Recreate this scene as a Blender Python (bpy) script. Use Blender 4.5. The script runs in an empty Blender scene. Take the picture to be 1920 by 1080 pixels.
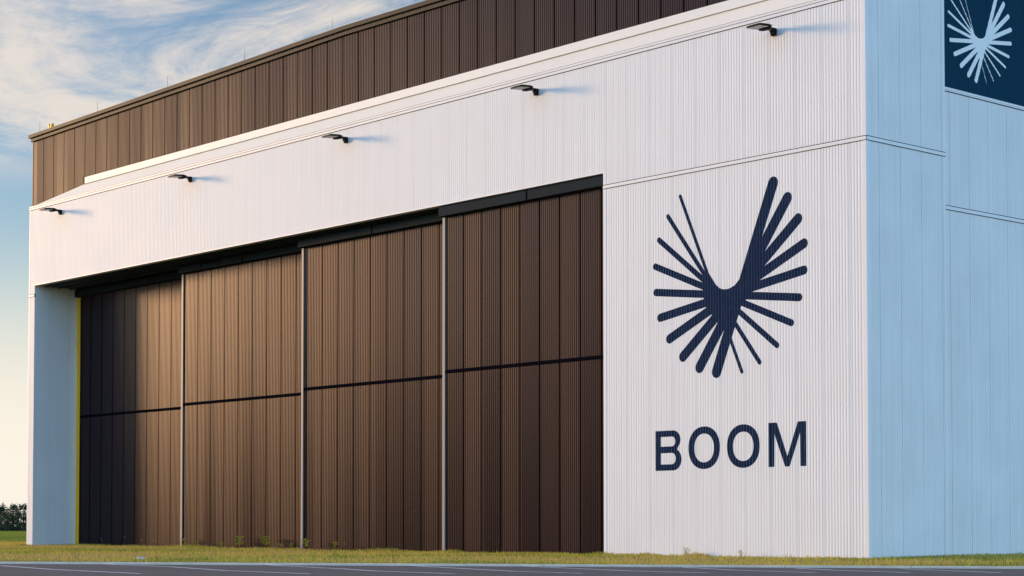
import bpy, bmesh, math, random
import numpy as np
from mathutils import Vector
R = math.radians
PW, NR = 1.0425, 9                   # cladding panel width, ribs per panel
rng = random.Random(7)
S = bpy.context.scene
COL = S.collection

# ------------------------------------------------------------------ materials
def new_mat(name):
    m = bpy.data.materials.new(name); m.use_nodes = True
    nt = m.node_tree; b = nt.nodes['Principled BSDF']
    return m, nt, b

def metal_paint(name, col, rough=.4, metallic=0., spec=.5, var=.06, streak=.0, bump=0., coat=0., tint=None, panel=0):
    """painted sheet metal: slight mottling and faint vertical rain streaks, all in object space"""
    m, nt, b = new_mat(name); N = nt.nodes; L = nt.links
    tc = N.new('ShaderNodeTexCoord')
    n1 = N.new('ShaderNodeTexNoise'); n1.inputs['Scale'].default_value = .55; n1.inputs['Detail'].default_value = 6
    mp = N.new('ShaderNodeMapping'); mp.inputs['Scale'].default_value = (3.2, 3.2, .12)
    n2 = N.new('ShaderNodeTexNoise'); n2.inputs['Scale'].default_value = 1.7; n2.inputs['Detail'].default_value = 4
    L.new(tc.outputs['Object'], n1.inputs['Vector'])
    L.new(tc.outputs['Object'], mp.inputs['Vector']); L.new(mp.outputs[0], n2.inputs['Vector'])
    a = N.new('ShaderNodeMapRange'); a.inputs[1].default_value = .3; a.inputs[2].default_value = .7
    a.inputs[3].default_value = 1 - var; a.inputs[4].default_value = 1 + var * .5
    L.new(n1.outputs['Fac'], a.inputs[0])
    c = N.new('ShaderNodeMapRange'); c.inputs[1].default_value = .35; c.inputs[2].default_value = .75
    c.inputs[3].default_value = 1.; c.inputs[4].default_value = 1 - streak
    L.new(n2.outputs['Fac'], c.inputs[0])
    mu = N.new('ShaderNodeMath'); mu.operation = 'MULTIPLY'
    L.new(a.outputs[0], mu.inputs[0]); L.new(c.outputs[0], mu.inputs[1])
    if panel:                       # each panel from its own coil: slightly different tone
        sx = N.new('ShaderNodeSeparateXYZ'); L.new(tc.outputs['Object'], sx.inputs[0])
        dv = N.new('ShaderNodeMath'); dv.operation = 'DIVIDE'; L.new(sx.outputs[0], dv.inputs[0]); dv.inputs[1].default_value = PW
        fl = N.new('ShaderNodeMath'); fl.operation = 'FLOOR'; L.new(dv.outputs[0], fl.inputs[0])
        wn = N.new('ShaderNodeTexWhiteNoise'); wn.noise_dimensions = '1D'; L.new(fl.outputs[0], wn.inputs['W'])
        pr = N.new('ShaderNodeMapRange'); pr.inputs[3].default_value = 1 - panel; pr.inputs[4].default_value = 1 + panel
        L.new(wn.outputs['Value'], pr.inputs[0])
        m2 = N.new('ShaderNodeMath'); m2.operation = 'MULTIPLY'; L.new(mu.outputs[0], m2.inputs[0]); L.new(pr.outputs[0], m2.inputs[1]); mu = m2
    vm = N.new('ShaderNodeVectorMath'); vm.operation = 'SCALE'; vm.inputs[0].default_value = col
    L.new(mu.outputs[0], vm.inputs['Scale']); L.new(vm.outputs[0], b.inputs['Base Color'])
    rr = N.new('ShaderNodeMapRange'); rr.inputs[3].default_value = rough - .04; rr.inputs[4].default_value = rough + .06
    if panel: rr.inputs[1].default_value = 1 - panel; rr.inputs[2].default_value = 1 + panel
    L.new(pr.outputs[0] if panel else n1.outputs['Fac'], rr.inputs[0]); L.new(rr.outputs[0], b.inputs['Roughness'])
    b.inputs['Metallic'].default_value = metallic
    b.inputs['Specular IOR Level'].default_value = spec
    b.inputs['Coat Weight'].default_value = coat
    if tint: b.inputs['Specular Tint'].default_value = (*tint, 1)
    return m

M = {}
M['white'] = metal_paint('white_cladding_paint', (.80, .78, .785), .55, 0, .35, .03, .035)
M['cap'] = metal_paint('cream_cap_paint', (.86, .79, .71), .5, 0, .35, .02, .02)
M['trim'] = metal_paint('white_trim_paint', (.80, .78, .785), .5, 0, .35, .02, .02)
M['strip'] = metal_paint('white_gutter_paint', (.84, .81, .775), .5, 0, .35, .02, .02)
M['endwhite'] = metal_paint('weathered_white_cladding', (.79, .77, .765), .5, 0, .35, .06, .07)
M['faintseam'] = metal_paint('pale_panel_seam', (.62, .61, .62), .7, 0, .2, .1)
M['seam'] = metal_paint('grey_panel_seam', (.56, .55, .55), .7, 0, .2, .1)
M['joint'] = metal_paint('dark_joint_sealant', (.045, .04, .04), .7, 0, .2, .1)
M['brown'] = metal_paint('brown_door_paint', (.0085, .0055, .0100), .31, .0, .19, .10, .08, tint=(1., .52, .47), panel=.10)
M['band'] = metal_paint('brown_roof_band_paint', (.0075, .0080, .0175), .46, .0, .165, .10, .08, tint=(1., .66, .70), panel=.09)
M['coping'] = metal_paint('brown_coping_paint', (.040, .033, .031), .55, .0, .12, .08, .04)
M['hood'] = metal_paint('charcoal_hood_paint', (.024, .031, .036), .7, 0, .02, .12, .08)
M['soffit'] = metal_paint('dark_soffit_paint', (.018, .022, .03), .6, 0, .3, .1)
M['rail'] = metal_paint('black_rail_paint', (.006, .005, .008), .8, 0, .0, .1)
M['grey'] = metal_paint('grey_edge_steel', (.22, .22, .23), .5, .1, .3, .08, .08)
M['yellow'] = metal_paint('yellow_safety_paint', (.88, .50, .01), .5, 0, .3, .06, .06)
M['navy'] = metal_paint('navy_letter_paint', (.010, .021, .058), .8, 0, .02, .08)
M['signblue'] = metal_paint('dark_blue_cladding_paint', (.004, .041, .078), .7, 0, .04, .06, .04)
M['pale'] = metal_paint('pale_emblem_paint', (.86, .86, .86), .55, 0, .3, .03)
M['black'] = metal_paint('black_lamp_paint', (.006, .006, .007), .5, 0, .12, .1)
M['lens'] = metal_paint('pale_lamp_lens', (.75, .74, .72), .35, 0, .5, .05)
M['lampgrey'] = metal_paint('grey_lamp_casting', (.16, .15, .17), .45, 0, .5, .05)
M['steel'] = metal_paint('galvanised_rod', (.18, .18, .19), .45, .7, .5, .05)
M['roof'] = metal_paint('pale_roof_membrane', (.5, .5, .5), .8, 0, .2, .1)
M['fixture'] = metal_paint('yellow_fixture_paint', (.72, .38, .02), .45, 0, .4, .05)
M['stone'] = metal_paint('pale_stone', (.62, .52, .44), .9, 0, .2, .2)

def ground_mat(name, cols, scales, rough=.95, bump=.0, spec=.15):
    m, nt, b = new_mat(name); N = nt.nodes; L = nt.links
    tc = N.new('ShaderNodeTexCoord')
    prev = None
    for i, (col, sc) in enumerate(zip(cols[1:], scales)):
        n = N.new('ShaderNodeTexNoise'); n.inputs['Scale'].default_value = sc; n.inputs['Detail'].default_value = 8
        n.inputs['Roughness'].default_value = .65
        L.new(tc.outputs['Object'], n.inputs['Vector'])
        rp = N.new('ShaderNodeMapRange'); rp.inputs[1].default_value = .42; rp.inputs[2].default_value = .62
        L.new(n.outputs['Fac'], rp.inputs[0])
        mx = N.new('ShaderNodeMix'); mx.data_type = 'RGBA'
        L.new(rp.outputs[0], mx.inputs[0])
        if prev is None: mx.inputs[6].default_value = (*cols[0], 1)
        else: L.new(prev, mx.inputs[6])
        mx.inputs[7].default_value = (*col, 1)
        prev = mx.outputs[2]
    L.new(prev, b.inputs['Base Color']); b.inputs['Roughness'].default_value = rough
    b.inputs['Specular IOR Level'].default_value = spec
    if bump:
        n = N.new('ShaderNodeTexNoise'); n.inputs['Scale'].default_value = 18; n.inputs['Detail'].default_value = 6
        L.new(tc.outputs['Object'], n.inputs['Vector'])
        bp = N.new('ShaderNodeBump'); bp.inputs['Strength'].default_value = bump; bp.inputs['Distance'].default_value = .05
        L.new(n.outputs['Fac'], bp.inputs['Height']); L.new(bp.outputs[0], b.inputs['Normal'])
    return m
M['asphalt'] = ground_mat('asphalt', [(.098, .088, .088), (.128, .115, .114), (.076, .068, .068)], [.35, 9.], .9, .15, .25)
M['line'] = ground_mat('road_paint', [(.80, .78, .78), (.58, .57, .58)], [3.], .8)
M['kerb'] = ground_mat('kerb_concrete', [(.86, .68, .53), (.72, .58, .46)], [2.], .9)
M['soil'] = ground_mat('soil_and_thatch', [(.28, .22, .06), (.34, .26, .08), (.17, .14, .045)], [.4, 3.], 1.)
M['field'] = ground_mat('green_field', [(.25, .27, .035), (.36, .31, .06), (.12, .17, .025)], [.012, .07], 1., 0, .0)

def leaf_mat(name, cols, scale=.9, rough=.7, trans=.25):
    m, nt, b = new_mat(name); N = nt.nodes; L = nt.links
    at = N.new('ShaderNodeAttribute'); at.attribute_name = 'tone'; at.attribute_type = 'GEOMETRY'
    cr = N.new('ShaderNodeValToRGB'); e = cr.color_ramp.elements
    e[0].position = 0; e[0].color = (*cols[0], 1); e[1].position = 1; e[1].color = (*cols[-1], 1)
    for i, c in enumerate(cols[1:-1]):
        x = cr.color_ramp.elements.new((i + 1) / (len(cols) - 1)); x.color = (*c, 1)
    L.new(at.outputs['Fac'], cr.inputs[0]); L.new(cr.outputs[0], b.inputs['Base Color'])
    b.inputs['Roughness'].default_value = rough; b.inputs['Specular IOR Level'].default_value = .2
    t = N.new('ShaderNodeBsdfTranslucent'); L.new(cr.outputs[0], t.inputs['Color'])
    ms = N.new('ShaderNodeMixShader'); ms.inputs[0].default_value = trans
    L.new(b.outputs[0], ms.inputs[1]); L.new(t.outputs[0], ms.inputs[2])
    L.new(ms.outputs[0], N['Material Output'].inputs['Surface'])
    return m
M['grass'] = leaf_mat('grass_blades', [(.14, .20, .02), (.40, .38, .05), (.58, .44, .09), (.55, .36, .12)], trans=.35)
M['weed'] = leaf_mat('weed_leaves', [(.25, .36, .04), (.45, .50, .06), (.60, .58, .10)], trans=.4)
M['stalk'] = leaf_mat('dry_stalks', [(.22, .17, .10), (.34, .27, .17)])
M['crown'] = leaf_mat('tree_leaves', [(.012, .030, .018), (.024, .052, .026), (.050, .078, .030)], trans=.15)
M['bark'] = metal_paint('tree_bark', (.05, .04, .03), .9, 0, .2, .2)

# ------------------------------------------------------------------ mesh helpers
def link(name, me, mat, parent=None):
    o = bpy.data.objects.new(name, me); COL.objects.link(o)
    if mat: me.materials.append(mat)
    if parent: o.parent = parent
    return o

class MB:
    def __init__(s): s.v = []; s.f = []; s.m = {}
    def add(s, vs, fs):
        n = len(s.v); s.v += [tuple(map(float, v)) for v in vs]; s.f += [tuple(i + n for i in f) for f in fs]
    def quad(s, a, b, c, d): s.add([a, b, c, d], [(0, 1, 2, 3)])
    def box(s, x0, x1, y0, y1, z0, z1):
        s.hexa([(x0, y0), (x1, y0), (x1, y1), (x0, y1)], z0, z1)
    def hexa(s, pl, z0, z1):
        n = len(pl)
        vs = [(x, y, z0) for x, y in pl] + [(x, y, z1) for x, y in pl]
        s.add(vs, [tuple(range(n))[::-1], tuple(range(n, 2 * n))] + [(i, (i + 1) % n, n + (i + 1) % n, n + i) for i in range(n)])
    def prism(s, poly, axis, a, b):
        """extrude a 2-D polygon along axis between a and b"""
        def P(p, t):
            return {'x': (t, p[0], p[1]), 'y': (p[0], t, p[1]), 'z': (p[0], p[1], t)}[axis]
        n = len(poly)
        s.add([P(p, a) for p in poly] + [P(p, b) for p in poly],
              [tuple(range(n))[::-1], tuple(range(n, 2 * n))] + [(i, (i + 1) % n, n + (i + 1) % n, n + i) for i in range(n)])
    def tube(s, pts, rad, n=8):
        ring = []
        for i, p in enumerate(pts):
            p = Vector(p)
            d = (Vector(pts[min(i + 1, len(pts) - 1)]) - Vector(pts[max(i - 1, 0)])).normalized()
            u = d.orthogonal().normalized(); w = d.cross(u)
            r = rad[i] if isinstance(rad, (list, tuple)) else rad
            ring.append([p + r * (u * math.cos(2 * math.pi * k / n) + w * math.sin(2 * math.pi * k / n)) for k in range(n)])
        vs = [v for r_ in ring for v in r_]; fs = []
        for i in range(len(pts) - 1):
            for k in range(n):
                fs.append((i * n + k, i * n + (k + 1) % n, (i + 1) * n + (k + 1) % n, (i + 1) * n + k))
        fs += [tuple(range(n))[::-1], tuple(range((len(pts) - 1) * n, len(pts) * n))]
        s.add(vs, fs)
    def build(s, name, mat, parent=None, bevel=0, fixn=True, mat2=None):
        me = bpy.data.meshes.new(name); me.from_pydata(s.v, [], s.f)
        if mat2:
            me.materials.append(mat); me.materials.append(mat2); mat = None
            for i in s.m: me.polygons[i].material_index = 1
        if fixn or bevel:
            bm = bmesh.new(); bm.from_mesh(me)
            if fixn: bmesh.ops.recalc_face_normals(bm, faces=bm.faces)
            if bevel:
                bmesh.ops.bevel(bm, geom=[e for e in bm.edges if len(e.link_faces) == 2 and e.calc_face_angle(0) > .5],
                                offset=bevel, segments=2, affect='EDGES', profile=.5)
            bm.to_mesh(me); bm.free()
        me.update()
        return link(name, me, mat, parent)

def empty(name, loc=(0, 0, 0)):
    o = bpy.data.objects.new(name, None); COL.objects.link(o); o.location = loc; o.empty_display_size = .3
    return o
def tag(o, label=None, cat=None, group=None, kind=None):
    if label: o['label'] = label
    if cat: o['category'] = cat
    if group: o['group'] = group
    if kind: o['kind'] = kind
    return o

# ---- ribbed insulated wall panels: list of (position along wall, outward offset)
def ribs(s0, s1, seam0, depth, seamd, seamw, frac, pw=PW):
    """frac = (ridge, slope, valley, slope) shares of one rib period"""
    out = []
    k = math.floor((s0 - seam0) / pw) - 1
    while seam0 + k * pw < s1 + pw:
        a = seam0 + k * pw
        h = seamw / 2
        out += [(a - h, 0), (a - h + .004, -seamd), (a + h - .004, -seamd), (a + h, 0)]
        per = (pw - seamw) / NR
        for i in range(NR):
            b = a + h + i * per
            r, sl, v, sr = [per * q for q in frac]
            t = b
            if i: out.append((t, depth))
            else: out.append((t + .002, depth))
            out.append((t + r, depth)); out.append((t + r + sl, 0)); out.append((t + r + sl + v, 0))
            # next ridge begins after the second slope
        k += 1
    out.sort(key=lambda p: p[0])
    def val(s):
        for (a, da), (b, db) in zip(out, out[1:]):
            if a <= s <= b: return da + (db - da) * ((s - a) / (b - a) if b > a else 0)
        return 0
    res = [(s0, val(s0))] + [p for p in out if s0 + 1e-4 < p[0] < s1 - 1e-4] + [(s1, val(s1))]
    return res

def ribbed(mb, prof, to3, z0, z1, thick):
    """prof -> slab with ribbed outer face; to3(s, d, z) maps wall coordinates to space; z0/z1 numbers or functions of s"""
    f0 = z0 if callable(z0) else (lambda s: z0)
    f1 = z1 if callable(z1) else (lambda s: z1)
    n = len(prof); vs = []; fs = []
    for s, d in prof:
        vs += [to3(s, d, f0(s)), to3(s, d, f1(s)), to3(s, -thick, f0(s)), to3(s, -thick, f1(s))]
    for i in range(n - 1):
        a, b = 4 * i, 4 * i + 4
        if min(prof[i][1], prof[i + 1][1]) < -.001: mb.m[len(mb.f) + len(fs)] = 1   # inside of a panel joint
        fs += [(a, b, b + 1, a + 1), (a + 2, a + 3, b + 3, b + 2), (a + 1, b + 1, b + 3, a + 3), (a, a + 2, b + 2, b)]
    fs += [(0, 1, 3, 2), (4 * n - 4, 4 * n - 2, 4 * n - 1, 4 * n - 3)]
    mb.add(vs, fs)

FRONT = lambda y: (lambda s, d, z: (s, y - d, z))
RIGHT = lambda x: (lambda s, d, z: (x + d, s, z))
WR = (.46, .14, .26, .14)          # white cladding rib shares
BR = (.46, .08, .38, .08)          # brown cladding rib shares
WD, BD = .0060, .013                # rib depths

# ================================================================== the hangar
hangar = empty('hangar', (-26, 0, 0)); hangar.location = (0, 0, 0)
tag(hangar, 'big white ribbed metal hangar with brown sliding doors, brown roof band and painted emblem', 'hangar')
L_, R1, R2, ZT, ZTOP = 52.28, 11.14, 51.69, 13.0, 16.81
JD = 2.60                          # depth of the door recess

# facade: left pier, header, right pier butted end to end
mb = MB()
wp = lambda a, b: ribs(a, b, -.62 - 60 * PW, WD, .006, .010, WR)
ribbed(mb, wp(-R1 + .13, -.13), FRONT(0), 0, ZTOP, .25)
ribbed(mb, wp(-L_ + .10, -R2 - .002), FRONT(0), 0, ZTOP, .25)
ribbed(mb, wp(-R2, -R1 + .128), FRONT(0), ZT + .05, ZTOP, .25)
facade = mb.build('facade', M['white'], hangar, mat2=M['seam'])

mb = MB()                          # smooth corner and opening trims
mb.box(-.13, .012, -.012, .13, 0, ZTOP)
mb.box(-L_ - .005, -L_ + .10, -.012, .25, 0, ZTOP)
mb.box(-R1, -R1 + .13, -.012, .25, 0, ZT + .05)
mb.box(-R2, -R1, -.012, .25, ZT, ZT + .05)
mb.build('corner_trim', M['trim'], hangar)

mb = MB()                          # stacked eave trims with dark shadow joints behind
mb.box(-L_ - .01, 0.02, -.010, .24, ZTOP, 17.035)
mb.build('eave_joint', M['joint'], hangar)
mb = MB()
mb.box(-L_ - .02, .03, -.030, .22, ZTOP + .022, 16.925)
mb.box(-L_ - .02, .03, -.034, .22, 16.943, 17.015)
mb.build('eave_trim', M['trim'], hangar)
# sloped cap above, its left end cut on the slant
mb = MB()
a0, a1 = -L_ - .03, -47.24
zc = 17.045
F = [(a0, .12, zc), (0, .12, zc), (0, .26, 17.53), (a1, .26, 17.53)]
mb.add([(a0, .12, zc - .006)] + F + [(0, .12, zc - .006), (0, .26, zc - .006), (a1, .26, zc - .006), (a0, .20, zc - .006)],
       [(1, 2, 3, 4), (0, 5, 2, 1), (5, 6, 3, 2), (6, 7, 4, 3), (7, 8, 1, 4), (8, 0, 1), (0, 8, 7, 6, 5)])
mb.build('eave_cap', M['cap'], hangar)
mb = MB()
mb.box(a1 + .12, 0, .20, .33, 17.535, 17.845)
mb.build('eave_gutter', M['strip'], hangar)
mb = MB(); mb.box(a1 - .02, a1 + .118, .21, .33, 17.535, 17.90); mb.box(a1 + .12, 0, .28, .36, 17.847, 17.895)
mb.build('gutter_gap', M['joint'], hangar)

# brown roof band, its top edge a very low gable
XL, XR, XM = -52.62, 0.0, -26.2
def ztop(x): return 20.74 + .33 * (1 - abs(x - XM) / (XM - XL))
mb = MB()
bp_ = lambda a, b, s0: ribs(a, b, s0, BD, .04, .090, BR)
ribbed(mb, bp_(XL + .02, a1 - .022, -51.437), FRONT(.31), 17.02, lambda s: ztop(s) - .34, .2)
ribbed(mb, bp_(a1 - .02, XR, -51.437), FRONT(.31), 17.90, lambda s: ztop(s) - .34, .2)
mb.build('roof_band', M['band'], hangar, mat2=M['rail'])
mb = MB()
def sl_box(mb, x0, x1, y0, y1, dz0, dz1):
    xs = [x0] + ([XM] if x0 < XM < x1 else []) + [x1]
    for xa, xb in zip(xs, xs[1:]):
        mb.add([(xa, y0, ztop(xa) + dz0), (xb, y0, ztop(xb) + dz0), (xb, y1, ztop(xb) + dz0), (xa, y1, ztop(xa) + dz0),
                (xa, y0, ztop(xa) + dz1), (xb, y0, ztop(xb) + dz1), (xb, y1, ztop(xb) + dz1), (xa, y1, ztop(xa) + dz1)],
               [(3, 2, 1, 0), (4, 5, 6, 7), (0, 1, 5, 4), (1, 2, 6, 5), (2, 3, 7, 6), (3, 0, 4, 7)])
sl_box(mb, XL - .10, .05, .10, .75, -.165, 0)
mb.build('coping', M['coping'], hangar)
mb = MB(); sl_box(mb, XL - .02, .03, .20, .6, -.34, -.175)
for k in range(150):               # little fixing clips along the lower band
    x = -52.3 + k * .35
    if k % 7 in (0, 3, 6): continue
    mb.box(x, x + .10, .178, .199, ztop(x) - .21, ztop(x) - .18)
lower = mb.build('coping', M['coping'], hangar)
mb = MB(); sl_box(mb, XL - .01, .02, .215, .58, -.172, -.168); mb.build('coping_joint', M['joint'], hangar)

# body behind: end walls, back wall and roof
BX0, BX1, BY = XL, -.25, 62.
mb = MB()
EB = 3.94
zside = 20.4
ribbed(mb, ribs(.13, .30, .62, WD, .008, .010, WR), RIGHT(0), 0, ZTOP, .25)
ribbed(mb, ribs(.302, EB - .12, .62, WD, .008, .010, WR), RIGHT(0), 0, zside, .25)
ribbed(mb, ribs(EB + .002, BY, .35, WD, .008, .010, WR), RIGHT(BX1), 0, 14.60, .25)
ribbed(mb, ribs(22.3, BY, .35, WD, .008, .010, WR), RIGHT(BX1), 14.602, zside, .25)
mb.build('end_wall', M['endwhite'], hangar, mat2=M['faintseam'])
mb = MB(); mb.box(-.13, .012, EB - .12, EB, 0, zside); mb.box(-.2, .0, .132, EB - .12, zside, zside + .3)
mb.build('corner_trim', M['trim'], hangar)
mb = MB()
mb.box(BX0, BX0 + .2, .52, BY, 0, 20.3); mb.box(BX0 + .2, BX1 - .26, BY - .2, BY, 0, 20.3)
mb.build('rear_wall', M['white'], hangar)
mb = MB()
for xa, xb in ((BX0 + .2, XM), (XM, BX1 - .26)):
    za, zb = ztop(xa) - .25, ztop(xb) - .25
    mb.add([(xa, .76, za - .2), (xb, .76, zb - .2), (xb, BY - .2, zb - .2), (xa, BY - .2, za - .2), (xa, .76, za), (xb, .76, zb), (xb, BY - .2, zb), (xa, BY - .2, za)],
           [(3, 2, 1, 0), (4, 5, 6, 7), (0, 1, 5, 4), (1, 2, 6, 5), (2, 3, 7, 6), (3, 0, 4, 7)])
mb.build('roof', M['roof'], hangar)

# horizontal panel joints: dark gap, pale cover strip, thin lower line
def joint_x(x0, x1, z, yb=0.):
    d = MB(); d.box(x0, x1, yb - .018, yb + .05, z - .125, z + .022); d.build('panel_joint', M['joint'], hangar)
    t = MB(); t.box(x0, x1, yb - .026, yb - .0185, z - .107, z - .003); t.build('joint_cover', M['trim'], hangar)
def joint_y(y0, y1, z, xb):
    d = MB(); d.box(xb - .05, xb + .018, y0, y1, z - .125, z + .022); d.build('panel_joint', M['joint'], hangar)
    t = MB(); t.box(xb + .0185, xb + .026, y0, y1, z - .107, z - .003); t.build('joint_cover', M['trim'], hangar)
joint_x(-R1 + .001, .018, 12.57); joint_x(-L_ - .01, -R2 - .001, 12.57)
joint_y(-.0, EB + .01, 12.57, 0.0)
joint_y(EB + .06, BY, 10.99, BX1)

# door recess: jambs, soffit
mb = MB()
ribbed(mb, ribs(.251, JD, .9, WD, .012, .012, WR), RIGHT(-R2), 0, ZT - .003, .3)
mb.build('jamb', M['white'], hangar)
mb = MB(); mb.box(-R1, -R1 + .2, .251, 3.3, 0, ZT - .003); mb.build('jamb', M['white'], hangar)
mb = MB(); mb.box(-R2, -R1 - .002, .25, 3.3, ZT + .002, ZT + .3)
for x in np.arange(-50.5, -12, 2.55): mb.box(x, x + .02, .27, 3.0, ZT - .006, ZT + .001)
for y in (.62, 1.27, 1.92): mb.box(-R2 + .01, -R1 - .01, y, y + .05, ZT - .05, ZT + .0015)   # door track slots
mb.build('soffit', M['soffit'], hangar)
mb = MB(); mb.box(-R2 - .3, -R1 + .2, 3.3, 3.4, 0, ZT + .3); mb.build('recess_back', M['soffit'], hangar)
mb = MB(); mb.box(-R2 + .001, -R2 + .30, 2.37, 2.415, 0, 12.57)
mb.build('corner_guard', M['yellow'], hangar, bevel=.01)

# four sliding door leaves, each one track further back towards the left
leaves = [  # left edge, right edge, front plane y, first panel seam, panel width, middle rail z
    (-51.66, -40.30, 2.46, -51.50, 1.088, 6.52),
    (-40.45, -29.80, 1.60, -40.22, 1.100, 6.57),
    (-30.05, -19.70, .95, -29.72, 1.080, 6.68),
    (-20.03, -11.16, .30, -19.91, 1.045, 6.76)]
LZ = 12.93
for i, (x0, x1, y, s0, pw, zr) in enumerate(leaves):
    mb = MB()
    ribbed(mb, ribs(x0 + .14, x1, s0, BD, .04, .095, BR, pw), FRONT(y), .04, LZ, .30)
    leaf = mb.build('door_leaf', M['brown'], hangar, mat2=M['rail'])
    mb = MB(); mb.box(x0 + .141, x1, y - .05, y + .02, zr - .062, zr + .062)
    mb.build('rail', M['rail'], leaf, bevel=.008)
    if i:
        mb = MB(); mb.box(x0, x0 + .138, y - .06, y + .29, .03, 12.58); mb.build('edge_strip', M['grey'], leaf, bevel=.006)
    xm = {0: -45.75, 1: -35.15, 2: -25.0, 3: -15.1}[i]
    for a, b in ((x0 + .0, xm - .05), (xm + .05, x1 if i < 3 else x1 + .0)):
        mb = MB(); mb.prism([(y - .26, 12.60), (y - .022, 12.585), (y - .022, 12.97), (y - .21, 12.965), (y - .26, 12.90)], 'x', a, b)
        h = mb.build('hood', M['hood'], leaf)
    if i == 1:                     # little access hatch cut in the hood of the second leaf
        mb = MB()
        for q in ((-38.56, -38.52, 12.61, 12.85), (-36.99, -36.95, 12.61, 12.85), (-38.519, -36.991, 12.81, 12.85)):
            mb.box(q[0], q[1], y - .266, y - .2605, q[2], q[3])
        mb.build('hatch_outline', M['rail'], leaf)

# ------------------------------------------------------------------ painted emblem and letters, following the ribs
def spans_of(shapes, s):
    iv = []
    for sh in shapes: iv += sh(s)
    iv.sort(); out = []
    for a, b in iv:
        if out and a <= out[-1][1]: out[-1][1] = max(out[-1][1], b)
        else: out.append([a, b])
    return out
def capsule(ax, az, bx, bz, w):
    r = w / 2; d = Vector((bx - ax, bz - az)); d.normalize(); n = Vector((-d.y, d.x)) * r
    poly = []
    for c, st in (((bx, bz), math.atan2(n.y, n.x)), ((ax, az), math.atan2(-n.y, -n.x))):
        for k in range(17):
            t = st - math.pi * k / 16
            poly.append((c[0] + r * math.cos(t), c[1] + r * math.sin(t)))
    return polygon([poly])
def polygon(loops):
    def f(s):
        zs = []
        for lp in loops:
            for (x0, z0), (x1, z1) in zip(lp, lp[1:] + lp[:1]):
                if (x0 <= s) != (x1 <= s): zs.append(z0 + (z1 - z0) * (s - x0) / (x1 - x0))
        zs.sort()
        return [(zs[i], zs[i + 1]) for i in range(0, len(zs) - 1, 2)]
    return f
def paint(name, shapes, s0, s1, prof, to3, mat, parent, step=.012):
    xs = sorted(set([s for s, d in prof if s0 < s < s1] + list(np.arange(s0, s1, step)) + [s1]))
    gaps = [(p[0], p[0] + .28 * (q[0] - p[0])) for p, q in zip(prof, prof[1:]) if q[1] < p[1] - 1e-4 and q[0] - p[0] > .006]   # bare slivers left to imitate sunlight on the rib edges
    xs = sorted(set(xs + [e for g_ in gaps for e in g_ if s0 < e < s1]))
    ps = np.array([p[0] for p in prof]); pd = np.array([p[1] for p in prof])
    mb = MB(); off = .0035
    for a, b in zip(xs, xs[1:]):
        if b - a < 1e-5: continue
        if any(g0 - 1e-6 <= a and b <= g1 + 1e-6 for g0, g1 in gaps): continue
        da, db = np.interp(a, ps, pd) + off, np.interp(b, ps, pd) + off
        e = (b - a) * .02
        A, B = spans_of(shapes, a + e), spans_of(shapes, b - e)
        if len(A) != len(B): A = B = spans_of(shapes, (a + b) / 2)
        for (p, q), (r, t) in zip(A, B):
            if q - p < 1e-4 and t - r < 1e-4: continue
            mb.quad(to3(a, da, p), to3(b, db, r), to3(b, db, t), to3(a, da, q))
    return mb.build(name, mat, parent, fixn=False)

EMB = [(-7.556,11.741,-4.925,5.833),(-8.110,11.146,-4.187,6.085),(-8.518,10.409,-3.477,6.567),(-8.694,9.548,-2.903,7.221),
       (-8.661,8.686,-2.584,7.979),(-8.475,7.832,-2.391,8.799),(-8.057,7.102,-2.385,9.619),(-7.459,6.477,-2.613,10.407),
       (-6.729,6.083,-3.032,11.102),(-5.995,5.898,-3.601,11.646)]
BOWL = [(-6.428,9.24),(-6.284,9.053),(-6.148,8.88),(-6.005,8.688),(-5.836,8.558),(-5.667,8.511),(-5.457,8.51),(-5.206,8.6),(-4.997,8.781),(-4.872,8.994),(-4.771,9.247),
        (-4.30,9.0),(-4.424,8.401),(-4.962,7.887),(-5.172,7.466),(-5.55,7.055),(-5.969,7.499),(-6.435,8.014),(-6.579,8.474),(-6.516,8.98)]
shapes = [capsule(*e, .125 + .0305 * i) for i, e in enumerate(EMB)] + [polygon([BOWL])]
fp = wp(-R1 + .13, -.13)
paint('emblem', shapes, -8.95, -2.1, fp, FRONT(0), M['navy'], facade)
def ell(cx, cz, rx, rz, n=72, p=2.15):
    return [(cx + rx * math.copysign(abs(math.cos(t)) ** (2 / p), math.cos(t)), cz + rz * math.copysign(abs(math.sin(t)) ** (2 / p), math.sin(t)))
            for t in [2 * math.pi * k / n for k in range(n)]]
def arc(cx, cz, rx, rz, a, b, n=14):
    return [(cx + rx * math.cos(R(a + (b - a) * k / n)), cz + rz * math.sin(R(a + (b - a) * k / n))) for k in range(n + 1)]
zB, zTp, zMd = 2.785, 4.095, 3.475
Bout = [(-8.71, zB)] + arc(-7.91, zB + .36, .37, .36, -90, 62, 12) + arc(-7.915, zTp - .31, .33, .31, -48, 90, 12) + [(-8.71, zTp)]
Bh1 = [(-8.465, 3.575)] + arc(-7.95, 3.735, .135, .16, -90, 90, 10) + [(-8.465, 3.895)]
Bh2 = [(-8.465, 2.990)] + arc(-7.96, 3.175, .165, .185, -90, 90, 10) + [(-8.465, 3.36)]
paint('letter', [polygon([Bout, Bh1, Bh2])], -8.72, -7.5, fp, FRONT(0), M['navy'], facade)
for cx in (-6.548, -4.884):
    paint('letter', [polygon([ell(cx, 3.485, .68, .685), ell(cx, 3.478, .428, .462)])], cx - .69, cx + .69, fp, FRONT(0), M['navy'], facade)
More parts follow.
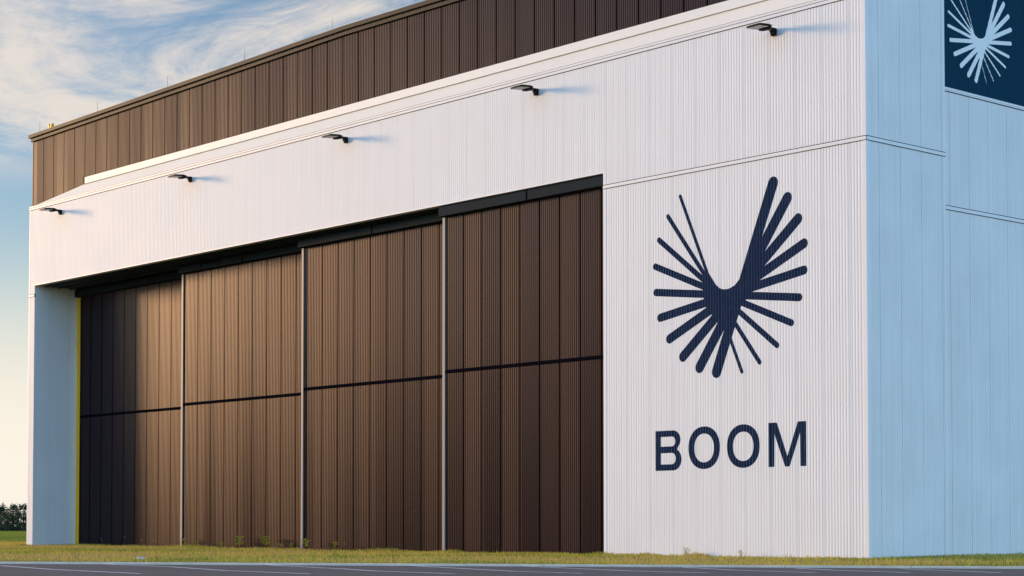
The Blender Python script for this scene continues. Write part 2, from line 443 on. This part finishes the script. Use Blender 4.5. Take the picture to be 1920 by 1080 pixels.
Mp = [(-3.838, 2.80), (-3.606, 2.80), (-3.606, 3.83), (-3.178, 2.80), (-2.998, 2.80), (-2.572, 3.85), (-2.572, 2.80), (-2.342, 2.80),
      (-2.342, 4.17), (-2.665, 4.17), (-3.087, 3.12), (-3.505, 4.17), (-3.838, 4.17)]
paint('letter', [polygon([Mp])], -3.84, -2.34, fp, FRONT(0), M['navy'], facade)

# dark blue sign panel high on the end wall with the pale emblem
mb = MB()
sp = ribs(EB + .30, 22.2, .35, WD, .006, .010, WR)
ribbed(mb, sp, RIGHT(BX1 + .004), 14.74, zside, .25)
panel = mb.build('sign_panel', M['signblue'], hangar)
mb = MB(); mb.box(BX1 - .2, BX1 + .035, EB + .28, 22.25, 14.67, 14.738); mb.build('panel_sill', M['trim'], hangar)
mb = MB(); mb.box(BX1 - .2, BX1 + .015, EB + .28, 22.25, 14.605, 14.668); mb.build('panel_joint', M['joint'], hangar)
mb = MB(); mb.box(BX1 - .2, BX1 + .03, EB + .28, 22.25, 14.625, 14.664); mb.build('joint_cover', M['trim'], hangar)
mb = MB(); ribbed(mb, [(EB + .002, 0), (EB + .298, 0)], RIGHT(BX1 + .002), 14.602, zside, .25); mb.build('corner_trim', M['white'], hangar)
NAV = [(5.221,18.183,6.556,15.195),(4.870,17.988,6.938,15.336),(4.633,17.590,7.305,15.563),(4.535,17.164,7.616,15.887),(4.517,16.719,7.807,16.264),
       (4.625,16.278,7.926,16.716),(4.849,15.869,7.928,17.172),(5.180,15.549,7.800,17.586),(5.580,15.316,7.548,17.945),(5.979,15.204,7.186,18.213)]
NW = [.020, .034, .055, .078, .10, .125, .145, .155, .165, .165]
NB = [(5.699,16.925),(5.797,16.785),(5.943,16.652),(6.09,16.59),(6.268,16.592),(6.418,16.646),(6.54,16.755),(6.651,16.95),(6.726,17.123),
      (6.95,17.0),(6.88,16.70),(6.70,16.48),(6.38,16.15),(6.168,15.936),(5.98,16.23),(5.80,16.434),(5.72,16.594)]
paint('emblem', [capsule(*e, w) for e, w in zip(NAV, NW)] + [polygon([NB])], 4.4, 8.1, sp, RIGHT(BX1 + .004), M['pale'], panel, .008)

# ================================================================== wall lamps
def make_lamp():
    root = empty('wall_lamp')
    mb = MB(); mb.prism([(-.012, -.13), (-.08, -.13), (-.17, .03), (-.17, .10), (-.012, .10)], 'x', -.09, .09)
    mb.build('wall_bracket', M['black'], root, bevel=.01)
    tilt = lambda y, dz: .055 + .085 * (y + .35) + dz          # the head leans a little down towards its tip
    def slab(mb, pl, d0, d1):
        n = len(pl)
        vs = [(x, y, tilt(y, d0)) for x, y in pl] + [(x, y, tilt(y, d1)) for x, y in pl]
        mb.add(vs, [tuple(range(n))[::-1], tuple(range(n, 2 * n))] + [(i, (i + 1) % n, n + (i + 1) % n, n + i) for i in range(n)])
    mb = MB(); mb.prism([(-.13, .02), (-.15, .095), (-.36, tilt(-.36, .055)), (-.36, tilt(-.36, -.02))], 'x', -.065, .065)
    mb.build('arm', M['black'], root, bevel=.008)
    mb = MB()                       # flat head: a frame round the lens, narrowing to the arm
    out = [(-.12, -.30), (.12, -.30), (.31, -.50), (.31, -.98), (.25, -1.05), (-.25, -1.05), (-.31, -.98), (-.31, -.50)]
    slab(mb, out, .0, .045); slab(mb, [(x * .8, -.68 + (y + .68) * .8) for x, y in out], .046, .075)
    mb.build('head', M['black'], root)
    mb = MB(); slab(mb, [(-.255, -1.0), (.255, -1.0), (.255, -.60), (-.255, -.60)], -.012, -.001)
    ln = mb.build('lens', M['lens'], root)
    mb = MB(); slab(mb, [(-.255, -.81), (.255, -.81), (.255, -.79), (-.255, -.79)], -.018, -.0125); mb.build('lens_bar', M['lampgrey'], ln)
    mb = MB(); slab(mb, [(-.16, -.575), (.16, -.575), (.13, -.38), (-.13, -.38)], -.075, -.001); mb.build('driver_box', M['black'], root, bevel=.01)
    mb = MB(); slab(mb, [(-.075, -.375), (.075, -.375), (.07, -.24), (-.07, -.24)], -.055, -.021); mb.build('mount_block', M['lampgrey'], root, bevel=.008)
    return root
lamp = make_lamp()
lampx = [-3.50, -14.48, -25.73, -37.24, -49.04]
lab = ['black wall lamp high on the white wall, nearest the blue-shaded corner',
       'black wall lamp on the white wall above the right end of the widest brown door',
       'black wall lamp at the middle of the row of five on the white wall',
       'black wall lamp second from the far left end of the white wall',
       'black wall lamp at the far left end of the white wall, smallest in view']
lab[1] = 'black wall lamp on the white wall above the nearest brown door leaf'
for i, x in enumerate(lampx):
    if i == 0: o = lamp
    else:
        o = lamp.copy(); COL.objects.link(o)
        for ch in lamp.children:
            c = ch.copy(); COL.objects.link(c); c.parent = o
            for g in ch.children:
                d = g.copy(); COL.objects.link(d); d.parent = c
    o.location = (x, 0, 16.37)
    tag(o, lab[i], 'wall lamp', 'wall lamps in a row above the hangar doors')

# ================================================================== roof things
rods = [(-53.0 + .5, 'thin lightning rod at the far left end of the roof edge'),
        (-46.7, 'thin lightning rod just right of the small yellow roof fixture'),
        (-40.3, 'thin lightning rod on the roof edge, third from the left end'),
        (-34.0, 'thin lightning rod on the roof edge, second from the top of the frame'),
        (-27.6, 'thin lightning rod nearest the roof ridge and top of the frame')]
for i, (x, lb) in enumerate(rods):
    root = empty('lightning_rod', (x, .62, ztop(x)))
    mb = MB(); mb.tube([(0, 0, .04), (0, 0, .45), (0, 0, .74)], [.014, .012, .006], 6); mb.build('rod', M['steel'], root)
    mb = MB(); mb.tube([(0, 0, 0), (0, 0, .05)], [.06, .04], 8); mb.build('base', M['steel'], root)
    tag(root, lb, 'lightning rod', 'lightning rods along the roof edge')
fx = empty('roof_fixture', (-51.2, .55, ztop(-51.2)))
mb = MB(); mb.tube([(0, 0, 0), (0, 0, .16)], [.11, .08], 10); mb.build('stem', M['fixture'], fx)
for s in (-1, 1):
    mb = MB(); mb.prism([(s * .03, .12), (s * .15, .14), (s * .20, .36), (s * .13, .40), (s * .05, .30)], 'y', -.07, .07)
    mb.build('prong', M['fixture'], fx, bevel=.015)
tag(fx, 'small yellow two-pronged fixture on the far left roof corner', 'roof fixture')

# ================================================================== ground, road, kerb
K0 = Vector((-12.364, -21.534, 0)); K1 = Vector((9.459, -6.33, 0))
kd = (K1 - K0).normalized(); kn = Vector((-kd.y, kd.x, 0))     # towards the hangar
def kp(t, n, z): p = K0 + kd * t + kn * n; return (p.x, p.y, z)
def sheet(name, t0, t1, n0, n1, z, mat, nt=1, nn=1):
    mb = MB()
    for i in range(nt):
        for j in range(nn):
            ta, tb = t0 + (t1 - t0) * i / nt, t0 + (t1 - t0) * (i + 1) / nt
            na, nb = n0 + (n1 - n0) * j / nn, n0 + (n1 - n0) * (j + 1) / nn
            mb.quad(kp(ta, na, z), kp(tb, na, z), kp(tb, nb, z), kp(ta, nb, z))
    return mb.build(name, mat, fixn=False)
mb = MB(); mb.quad((-3500, -3500, -.16), (3500, -3500, -.16), (3500, 3500, -.16), (-3500, 3500, -.16))
tag(mb.build('ground', M['field'], fixn=False), kind='structure')
tag(sheet('car_park', -220, 220, -140, -.02, -.05, M['asphalt']), kind='structure')
mb = MB()
for k in range(-60, 62): # cast kerb in three-metre lengths with open joints
    a, b = k * 3 + .006, k * 3 + 2.994
    vs = [kp(a, -.10, -.155), kp(b, -.10, -.155), kp(b, .06, -.155), kp(a, .06, -.155), kp(a, -.085, .0), kp(b, -.085, .0), kp(b, .06, .006), kp(a, .06, .006)]
    mb.add(vs, [(3, 2, 1, 0), (4, 5, 6, 7), (0, 1, 5, 4), (1, 2, 6, 5), (2, 3, 7, 6), (3, 0, 4, 7)])
tag(mb.build('kerb', M['kerb']), kind='structure')
# verge: gently uneven strip of soil and thatch between kerb and field
def hz(x, y):
    return .03 * math.sin(x * .23 + 1) * math.sin(y * .31) + .025 * math.sin(x * .11 + y * .17)
mb = MB()
nt, nn = 120, 60
idx = {}
for i in range(nt + 1):
    for j in range(nn + 1):
        t = -110 + 220 * i / nt; n = .1 + 60 * (j / nn) ** 1.3
        p = K0 + kd * t + kn * n
        e = min(1, n / 3.) * min(1, (60.1 - n) / 6)
        mb.v.append((p.x, p.y, (hz(p.x, p.y) * e - (0 if n < 50 else .15 * (n - 50) / 10))))
for i in range(nt):
    for j in range(nn):
        a = i * (nn + 1) + j
        mb.f.append((a, a + nn + 1, a + nn + 2, a + 1))
lawn = mb.build('verge', M['soil'], fixn=False); tag(lawn, kind='structure')

LINES = [[(-9.84,-22.8),(-4.91,-23.95),(-.09,-24.51)],[(-10.98,-19.63),(-5.71,-20.31),(-1.35,-21.56),(2.34,-21.89)],
 [(-7.27,-16.9),(-1.1,-18.5),(1.33,-19.32),(4.37,-19.59)],[(-4.73,-14.35),(3.59,-17.2),(5.88,-17.3)],[(-1.8,-12.86),(4.89,-14.95),(7.45,-15.1)],
 [(3.1,-11.28),(6.03,-12.63),(8.78,-13.15)],[(5.6,-10.01),(7.5,-10.96),(10.12,-11.63)],[(7.75,-8.72),(11.42,-10.17)]]
for ln in LINES:
    mb = MB(); w = .07
    P = [Vector((x, y, 0)) for x, y in ln]; side = []
    for i, p in enumerate(P):
        d = (P[min(i + 1, len(P) - 1)] - P[max(i - 1, 0)]).normalized(); side.append(Vector((-d.y, d.x, 0)))
    for i in range(len(P) - 1):
        a, b, sa, sb = P[i], P[i + 1], side[i] * w, side[i + 1] * w
        mb.quad(*[(q.x, q.y, -.046) for q in (a - sa, b - sb, b + sb, a + sa)])
    tag(mb.build('bay_line', M['line'], fixn=False), kind='structure')

# ------------------------------------------------------------------ grass: one mass of blades
def tri_mesh(name, V, tone, mat, per=3, parent=None):
    n = len(V) // per
    me = bpy.data.meshes.new(name)
    me.vertices.add(len(V)); me.vertices.foreach_set('co', np.asarray(V, dtype=np.float32).ravel())
    me.loops.add(n * per); me.loops.foreach_set('vertex_index', np.arange(n * per, dtype=np.int32))
    me.polygons.add(n); me.polygons.foreach_set('loop_start', np.arange(0, n * per, per, dtype=np.int32))
    me.update(calc_edges=True)
    at = me.attributes.new('tone', 'FLOAT', 'POINT'); at.data.foreach_set('value', np.repeat(tone, per).astype(np.float32))
    return link(name, me, mat, parent)
nr = np.random.RandomState(3)
def vnoise(x, y, sc, seed):
    r = np.random.RandomState(seed); g = r.rand(64, 64)
    u, v = x * sc, y * sc; i, j = np.floor(u).astype(int), np.floor(v).astype(int); fu, fv = u - i, v - j
    fu = fu * fu * (3 - 2 * fu); fv = fv * fv * (3 - 2 * fv)
    G = lambda a, b: g[a % 64, b % 64]
    return (G(i, j) * (1 - fu) + G(i + 1, j) * fu) * (1 - fv) + (G(i, j + 1) * (1 - fu) + G(i + 1, j + 1) * fu) * fv
def blades(X, Y, hgt, tone, wid):
    n = len(X); a = nr.rand(n) * 2 * np.pi; le = nr.rand(n) * .7 * hgt; b = nr.rand(n) * 2 * np.pi
    Z = np.array([hz(x, y) for x, y in zip(X, Y)]) - .01
    dx, dy = np.cos(a) * wid, np.sin(a) * wid
    V = np.empty((n, 3, 3)); V[:, 0] = np.c_[X - dx, Y - dy, Z]; V[:, 1] = np.c_[X + dx, Y + dy, Z]
    V[:, 2] = np.c_[X + np.cos(b) * le, Y + np.sin(b) * le, Z + hgt]
    return V.reshape(-1, 3), tone
def verge_points(n):
    """random points of the verge in front of and beside the hangar"""
    xs, ys = [], []
    while sum(map(len, xs)) < n:
        X = nr.uniform(-75, 22, n); Y = nr.uniform(-45, 12, n)
        nn_ = (X - K0.x) * kn.x + (Y - K0.y) * kn.y
        ok = (nn_ > .15) & ~((X > -52.8) & (X < .02) & (Y > -.02))
        xs.append(X[ok]); ys.append(Y[ok])
    return np.concatenate(xs)[:n], np.concatenate(ys)[:n]
X, Y = verge_points(120000)
t1 = vnoise(X, Y, .25, 1); t2 = vnoise(X, Y, 1.3, 2); t3 = vnoise(X, Y, .09, 5)
dist = (X - K0.x) * kn.x + (Y - K0.y) * kn.y
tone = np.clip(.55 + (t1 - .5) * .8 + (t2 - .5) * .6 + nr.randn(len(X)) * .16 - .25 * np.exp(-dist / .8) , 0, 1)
hgt = (.05 + .07 * nr.rand(len(X))) * (.7 + .8 * t2)
V1, T1 = blades(X, Y, hgt, tone, .012 + .010 * nr.rand(len(X)))
# taller tufts where the mower does not reach: along the walls and doors
n2 = 16000
Xw = np.concatenate([nr.uniform(-52.5, .3, n2), nr.uniform(.1, .9, n2 // 5), nr.uniform(-53.2, -52.4, n2 // 12)])
Yw = np.concatenate([-np.abs(nr.randn(n2)) * .30 - .03, nr.uniform(-.5, 14, n2 // 5), nr.uniform(-.5, 9, n2 // 12)])
inn = (Xw > -R2 + .1) & (Xw < -R1 - .1)
step = np.where(Xw < -40.4, 2.1, np.where(Xw < -30, 1.4, np.where(Xw < -20, .75, .1)))
Yw = np.where(inn, Yw + np.minimum(step, 2.1) * nr.rand(len(Xw)) ** .5, Yw)
cl = vnoise(Xw, Yw * .3, .9, 9)
hw = .85 * (.05 + .11 * nr.rand(len(Xw))) * (.35 + 1.3 * cl ** 2)
V2, T2 = blades(Xw, Yw, hw, np.clip(.25 + nr.randn(len(Xw)) * .2 + (vnoise(Xw, Yw, .5, 11) - .5) * .8, 0, 1), .010 + .012 * nr.rand(len(Xw)))
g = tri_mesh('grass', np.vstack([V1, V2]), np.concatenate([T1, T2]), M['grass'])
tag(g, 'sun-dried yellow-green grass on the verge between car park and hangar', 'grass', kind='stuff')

# ------------------------------------------------------------------ weeds and dry stalks by the doors
def weed(x, y, h, nleaf, label, seed):
    r = random.Random(seed); root = empty('weed', (x, y, hz(x, y) - .01))
    mb = MB(); mb.tube([(0, 0, 0), (r.uniform(-.03, .03), 0, h * .55), (r.uniform(-.05, .05), r.uniform(-.03, .03), h)], [.012, .009, .004], 5)
    st = mb.build('stem', M['stalk'], root)
    at = st.data.attributes.new('tone', 'FLOAT', 'POINT')
    V = []; T = []
    for k in range(nleaf):
        z = h * (.25 + .75 * k / nleaf); a = k * 2.4 + r.random(); l = h * r.uniform(.4, .7); w = .30
        d = Vector((math.cos(a), math.sin(a), 0)); s = Vector((-d.y, d.x, 0)); up = r.uniform(.25, .8)
        p0 = Vector((0, 0, z)); p1 = p0 + d * l * .5 + Vector((0, 0, l * .5 * up)); p2 = p0 + d * l + Vector((0, 0, l * up * .55))
        V += [p0, p1 - s * w * l * .5, p2, p1 + s * w * l * .5]; T.append(r.random())
    tri_mesh('leaves', np.array([tuple(v) for v in V]), np.array(T), M['weed'], 4, root)
    tag(root, label, 'weed', 'leafy weeds along the foot of the doors')
wl = [(-39.7, 1.35, .30, 9, 'small bushy weed right of the leftmost grey door edge strip'),
      (-38.6, 1.35, .22, 8, 'low weed between two taller weeds under the second door'),
      (-36.5, 1.3, .22, 8, 'low sprawling weed left of the tallest weed under the second door'),
      (-35.1, 1.3, .36, 12, 'upright weed left of the bushiest one under the second door'),
      (-33.0, 1.3, .40, 14, 'tallest bushiest weed under the second door'),
      (-31.9, 1.3, .20, 8, 'low weed right of the bushiest weed under the second door'),
      (-30.5, .85, .22, 8, 'small weed just left of the middle grey door edge strip'),
      (-29.1, .6, .32, 11, 'bright weed just right of the middle grey door edge strip'),
      (-27.1, .6, .24, 10, 'spreading weed further right under the third door'),
      (-7.05, -.15, .22, 7, 'small weed at the foot of the white wall below the first letter O'),
      (-4.75, -.15, .16, 7, 'tiny weed at the foot of the white wall below the second letter O')]
for i, (x, y, h, n, lb) in enumerate(wl): weed(x, y - .15, h * 1.35, int(n * 1.9), lb, 40 + i)
stl = [(-47.6, 1.6, .40, -.12, 'dry grass stalk leaning left against the black end of the doors'),
       (-45.6, 1.6, .52, .14, 'tallest dry stalk leaning right against the leftmost door'),
       (-44.1, 1.6, .34, .18, 'short dry stalk leaning right on the lit part of the leftmost door'),
       (-43.1, 1.6, .30, .25, 'short dry stalk most strongly leaning, right end of the leftmost door'),
       (-26.2, .2, .30, .16, 'dry stalk with splayed tip in front of the third door')]
for i, (x, y, h, lean, lb) in enumerate(stl):
    r = random.Random(90 + i); root = empty('dry_stalk', (x, y, hz(x, y) - .01))
    mb = MB(); mb.tube([(0, 0, 0), (lean * .4, 0, h * .55), (lean, 0, h)], [.010, .008, .005], 5)
    o = mb.build('stem', M['stalk'], root)
    V = []; T = []
    for k in range(7):
        z = h * (.75 + .25 * k / 7); px = lean * z / h; a = r.uniform(0, 6.28); l = .05 + .05 * r.random()
        V += [(px, 0, z), (px + l * math.cos(a), l * math.sin(a), z + l * .8), (px + .014, 0, z + .01)]; T.append(r.random())
    tri_mesh('seed_head', np.array(V), np.array(T), M['stalk'], 3, root)
    tag(root, lb, 'dry stalk', 'dry stalks standing before the doors')
bm = bmesh.new(); bmesh.ops.create_icosphere(bm, subdivisions=3, radius=1)
for v in bm.verts:
    v.co = Vector((v.co.x * .22, v.co.y * .13, max(v.co.z, -.3) * .085)) * (1 + .22 * math.sin(v.co.x * 5 + 1) * math.cos(v.co.y * 4 + v.co.z * 3))
me = bpy.data.meshes.new('stone'); bm.to_mesh(me); bm.free()
st = link('stone', me, M['stone']); st.scale = (.62, .7, .7); st.location = (-11.7, -17.6, .05); st.rotation_euler = (0, 0, .5)
tag(st, 'small pale stone lying in the grass beside the kerb', 'stone')

# ------------------------------------------------------------------ far trees
def tree(x, y, h, w, seed, label):
    r = np.random.RandomState(seed); root = empty('tree', (x, y, -.2))
    mb = MB()
    mb.tube([(0, 0, 0), (.1, 0, h * .3), (.0, .1, h * .62)], [.035 * h, .026 * h, .012 * h], 7)
    tips = []
    for k in range(7):
        a = k * 2.399 + r.rand(); z = h * r.uniform(.25, .5); l = w * r.uniform(.3, .5)
        e = (math.cos(a) * l, math.sin(a) * l, z + h * r.uniform(.1, .3)); tips.append(e)
        mb.tube([(0, 0, z), (e[0] * .5, e[1] * .5, z + (e[2] - z) * .6), e], [.012 * h, .009 * h, .004 * h], 5)
    mb.build('trunk', M['bark'], root)
    V = []; T = []
    cl = []
    for k in range(32):
        a = r.rand() * 6.283; u = r.rand(); rad = w * .5 * math.sqrt(r.rand()) * (.28 + .9 * math.sin(math.pi * min(1, u * .82 + .16)))
        cl.append((math.cos(a) * rad, math.sin(a) * rad, h * (.14 + .78 * u), h * r.uniform(.06, .11), r.rand()))
    for cx, cy, cz, cr, tn in cl:
        n = 46
        P = r.randn(n, 3) * cr * .62 + np.array([cx, cy, cz])
        for p in P:
            d1 = r.randn(3); d1 /= np.linalg.norm(d1); d2 = np.cross(d1, r.randn(3)); d2 /= np.linalg.norm(d2)
            s = h * r.uniform(.018, .036)
            V += [p - d1 * s, p + d2 * s * .6, p + d1 * s, p - d2 * s * .6]; T.append(np.clip(tn * .7 + .3 * r.rand(), 0, 1))
    tri_mesh('crown', np.array(V), np.array(T), M['crown'], 4, root)
    tag(root, label, 'tree', 'far trees left of the hangar')
td = [(-8, 8.6, 6.5, 'far dark tree cut off by the left edge of the picture'),
      (2, 7.0, 6.5, 'far dark tree second from the left edge of the picture'),
      (12, 5.6, 5.5, 'lowest rounded dark tree between two taller far trees'),
      (24, 7.4, 6.0, 'tall pointed dark tree at the middle of the far tree line'),
      (33, 5.4, 5.0, 'low dark tree in the gap right of the pointed far tree'),
      (44, 7.4, 6.5, 'far dark tree partly hidden by the white corner of the hangar')]
cam_xy = Vector((35.307, -45.537))
for i, (px, h, w, lb) in enumerate(td):
    # bearings spaced along the tree line seen past the hangar's left end
    a = math.atan2(-498.9 - cam_xy.x, 227.7 - cam_xy.y) + (px - 25) / 3593 * .93
    d = 600 + 14 * math.sin(i * 2.1)
    tree(cam_xy.x + math.sin(a) * d, cam_xy.y + math.cos(a) * d, h * 1.12, w * .80, 200 + i, lb)
# hedge-like undergrowth below the trees
V = []; T = []
r = np.random.RandomState(77)
for k in range(5200):
    a = math.atan2(-498.9 - cam_xy.x, 227.7 - cam_xy.y) + r.uniform(-60, 90) / 3593
    d = 600 + r.uniform(-8, 8)
    p = np.array([cam_xy.x + math.sin(a) * d, cam_xy.y + math.cos(a) * d, abs(r.randn()) * .9])
    d1 = r.randn(3); d1 /= np.linalg.norm(d1); d2 = np.cross(d1, r.randn(3)); d2 /= np.linalg.norm(d2); s = r.uniform(.15, .32)
    V += [p - d1 * s, p + d2 * s * .6, p + d1 * s, p - d2 * s * .6]; T.append(r.rand() * .7)
u = tri_mesh('undergrowth', np.array(V), np.array(T), M['crown'], 4)
tag(u, 'dark undergrowth along the foot of the far trees', 'undergrowth', kind='stuff')

# unseen wood added past the car park to darken the lower door reflections
V = []; T = []
r = np.random.RandomState(31)
mb = MB(); prev = None
for k in range(121):
    a = R(186) + R(76) * k / 120
    d = 205 + 12 * math.sin(k * .37); az_ = math.degrees(a); u_ = min(1, max(0, (az_ - 203) / 9)); h = 17 + 9 * u_ * u_ * (3 - 2 * u_) + 2.4 * math.sin(k * .61) + 1.6 * math.sin(k * 1.7 + 1)
    c = Vector((-26 + d * math.cos(a), d * math.sin(a), 0)); o_ = Vector((math.cos(a), math.sin(a), 0))
    ring = [c - o_ * 7, c - o_ * 8 + Vector((0, 0, h * .55)), c - o_ * 2 + Vector((0, 0, h)), c + o_ * 6 + Vector((0, 0, h * .8)), c + o_ * 10]
    ring = [tuple(v + Vector((0, 0, -.2 if v.z == 0 else r.uniform(-.5, .5)))) for v in ring]
    if prev:
        for q in range(4): mb.quad(prev[q], ring[q], ring[q + 1], prev[q + 1])
    prev = ring
    for _ in range(60):
        t = r.rand(); p = np.array(c) - np.array(o_) * (8 - 6 * t) + np.array([r.randn() * 1.5, r.randn() * 1.5, h * (.1 + .95 * t)])
        d1 = r.randn(3); d1 /= np.linalg.norm(d1); d2 = np.cross(d1, r.randn(3)); d2 /= np.linalg.norm(d2); sz = r.uniform(.4, .9)
        V += [p - d1 * sz, p + d2 * sz * .6, p + d1 * sz, p - d2 * sz * .6]; T.append(r.rand())
base = len(mb.v) // 4
V = [np.array(v) for v in mb.v] + V; T = list(r.rand(base) * .5) + T
w = tri_mesh('added_woodland', np.array(V), np.array(T), M['crown'], 4)
tag(w, 'unseen dark wood added beyond the car park to darken the door reflections', 'added_woodland', kind='stuff')

# ================================================================== sky, sun, camera
SUN_EL, SUN_AZ = 8.4, (-.940, -.341)
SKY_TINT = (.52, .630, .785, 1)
HAZE_COL = (4.8, 4.4, 3.8, 1)
CLOUD_COL = (4.1, 3.7, 3.3, 1)
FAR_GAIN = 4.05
sd = Vector((SUN_AZ[0], SUN_AZ[1], 0)).normalized() * math.cos(R(SUN_EL)) + Vector((0, 0, math.sin(R(SUN_EL))))
W = bpy.data.worlds.new('World'); S.world = W; W.use_nodes = True
nt = W.node_tree; N = nt.nodes; Lk = nt.links
bg = N['Background']
sky = N.new('ShaderNodeTexSky'); sky.sky_type = 'NISHITA'; sky.sun_disc = False
sky.sun_elevation = R(SUN_EL); sky.sun_rotation = math.atan2(sd.x, sd.y)
sky.air_density = 1.0; sky.dust_density = 1.2; sky.ozone_density = 1.5
bg.inputs['Strength'].default_value = .15
# thin broken cloud: noise on the sky direction, flattened towards the horizon
tc = N.new('ShaderNodeTexCoord')
sep = N.new('ShaderNodeSeparateXYZ'); Lk.new(tc.outputs['Generated'], sep.inputs[0])
def math_(op, a, b=None, clamp=False):
    n = N.new('ShaderNodeMath'); n.operation = op; n.use_clamp = clamp
    for i, v in enumerate((a, b)):
        if v is None: continue
        if isinstance(v, (int, float)): n.inputs[i].default_value = v
        else: Lk.new(v, n.inputs[i])
    return n.outputs[0]
den = math_('ADD', math_('MAXIMUM', sep.outputs[2], 0.0), .10)
cmb = N.new('ShaderNodeCombineXYZ')
Lk.new(math_('DIVIDE', sep.outputs[0], den), cmb.inputs[0]); Lk.new(math_('DIVIDE', sep.outputs[1], den), cmb.inputs[1])
def noise(scale, detail, rough, dist, off):
    mp = N.new('ShaderNodeMapping'); mp.inputs['Location'].default_value = off; mp.inputs['Rotation'].default_value = (0, 0, R(20)); mp.inputs['Scale'].default_value = (1, 1.0, 1)
    Lk.new(cmb.outputs[0], mp.inputs['Vector'])
    n = N.new('ShaderNodeTexNoise'); n.inputs['Scale'].default_value = scale; n.inputs['Detail'].default_value = detail
    n.inputs['Roughness'].default_value = rough; n.inputs['Distortion'].default_value = dist
    Lk.new(mp.outputs[0], n.inputs['Vector']); return n.outputs['Fac']
CL_OFF = (3.1, 1.7, 0)
n1 = noise(1.5, 12, .66, 1.1, CL_OFF); n2 = noise(.55, 3, .5, .3, (7.3, 2.2, 0)); n3 = noise(5.5, 8, .7, 1.8, (1.3, 5.2, 0))
mixn = math_('ADD', math_('ADD', math_('MULTIPLY', n1, .62), math_('MULTIPLY', n2, .28)), math_('MULTIPLY', n3, .16))
mr = N.new('ShaderNodeMapRange'); mr.interpolation_type = 'SMOOTHSTEP'
mr.inputs[1].default_value = .44; mr.inputs[2].default_value = .60; Lk.new(mixn, mr.inputs[0])
# cloud base sits well above the horizon haze
el = N.new('ShaderNodeMapRange'); el.interpolation_type = 'SMOOTHSTEP'
el.inputs[1].default_value = .165; el.inputs[2].default_value = .205; Lk.new(sep.outputs[2], el.inputs[0])
cm = math_('MULTIPLY', mr.outputs[0], el.outputs[0])
cm = math_('MULTIPLY', cm, .92)
# broken cloud and haze in the north-west, clear deep blue elsewhere
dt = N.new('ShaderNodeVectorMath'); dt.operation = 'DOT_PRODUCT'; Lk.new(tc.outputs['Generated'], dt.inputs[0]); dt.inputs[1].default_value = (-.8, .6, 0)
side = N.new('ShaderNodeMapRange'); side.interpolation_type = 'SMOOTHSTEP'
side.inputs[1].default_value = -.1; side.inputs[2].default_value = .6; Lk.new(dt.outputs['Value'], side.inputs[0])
cm = math_('MULTIPLY', cm, side.outputs[0])
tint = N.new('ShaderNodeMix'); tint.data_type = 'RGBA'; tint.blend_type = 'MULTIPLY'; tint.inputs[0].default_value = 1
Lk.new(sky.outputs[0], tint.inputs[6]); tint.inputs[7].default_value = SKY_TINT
# pale warm haze lying along the horizon on the sun's side
hz_ = N.new('ShaderNodeMapRange'); hz_.interpolation_type = 'SMOOTHERSTEP'
hz_.inputs[1].default_value = .185; hz_.inputs[2].default_value = .02; hz_.inputs[3].default_value = 0; hz_.inputs[4].default_value = 1
Lk.new(sep.outputs[2], hz_.inputs[0])
hm = N.new('ShaderNodeMix'); hm.data_type = 'RGBA'
Lk.new(math_('MULTIPLY', hz_.outputs[0], side.outputs[0]), hm.inputs[0]); Lk.new(tint.outputs[2], hm.inputs[6]); hm.inputs[7].default_value = HAZE_COL
mx = N.new('ShaderNodeMix'); mx.data_type = 'RGBA'
Lk.new(cm, mx.inputs[0]); Lk.new(hm.outputs[2], mx.inputs[6]); mx.inputs[7].default_value = CLOUD_COL
# the clear sky away from the cloud bank is the brighter, bluer half
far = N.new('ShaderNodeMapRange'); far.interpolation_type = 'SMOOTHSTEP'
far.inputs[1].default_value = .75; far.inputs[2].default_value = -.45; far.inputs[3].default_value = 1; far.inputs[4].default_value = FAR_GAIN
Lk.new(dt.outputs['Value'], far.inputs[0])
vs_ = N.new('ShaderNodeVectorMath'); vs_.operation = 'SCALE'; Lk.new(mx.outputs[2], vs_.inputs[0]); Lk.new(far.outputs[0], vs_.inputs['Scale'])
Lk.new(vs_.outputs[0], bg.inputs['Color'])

sun = bpy.data.lights.new('sun', 'SUN'); sun.energy = 2.65; sun.angle = R(8); sun.color = (1., .60, .29)
so = bpy.data.objects.new('sun', sun); COL.objects.link(so)
so.rotation_euler = sd.to_track_quat('Z', 'Y').to_euler()

cam = bpy.data.cameras.new('camera'); co = bpy.data.objects.new('camera', cam); COL.objects.link(co)
co.location = (35.3073, -45.5368, .92625); co.rotation_euler = (math.pi / 2 + .0383108, 0, .8480044)
cam.sensor_fit = 'HORIZONTAL'; cam.sensor_width = 36; cam.lens = 3592.683 / 1920 * 36
cam.shift_x = (960 - 943.03) / 1920; cam.shift_y = (851.2 - 540) / 1920
cam.clip_start = .1; cam.clip_end = 8000
S.camera = co
S.view_settings.view_transform = 'Standard'; S.view_settings.look = 'None'
S.view_settings.exposure = 0.45; S.view_settings.gamma = 1
S.cycles.max_bounces = 8
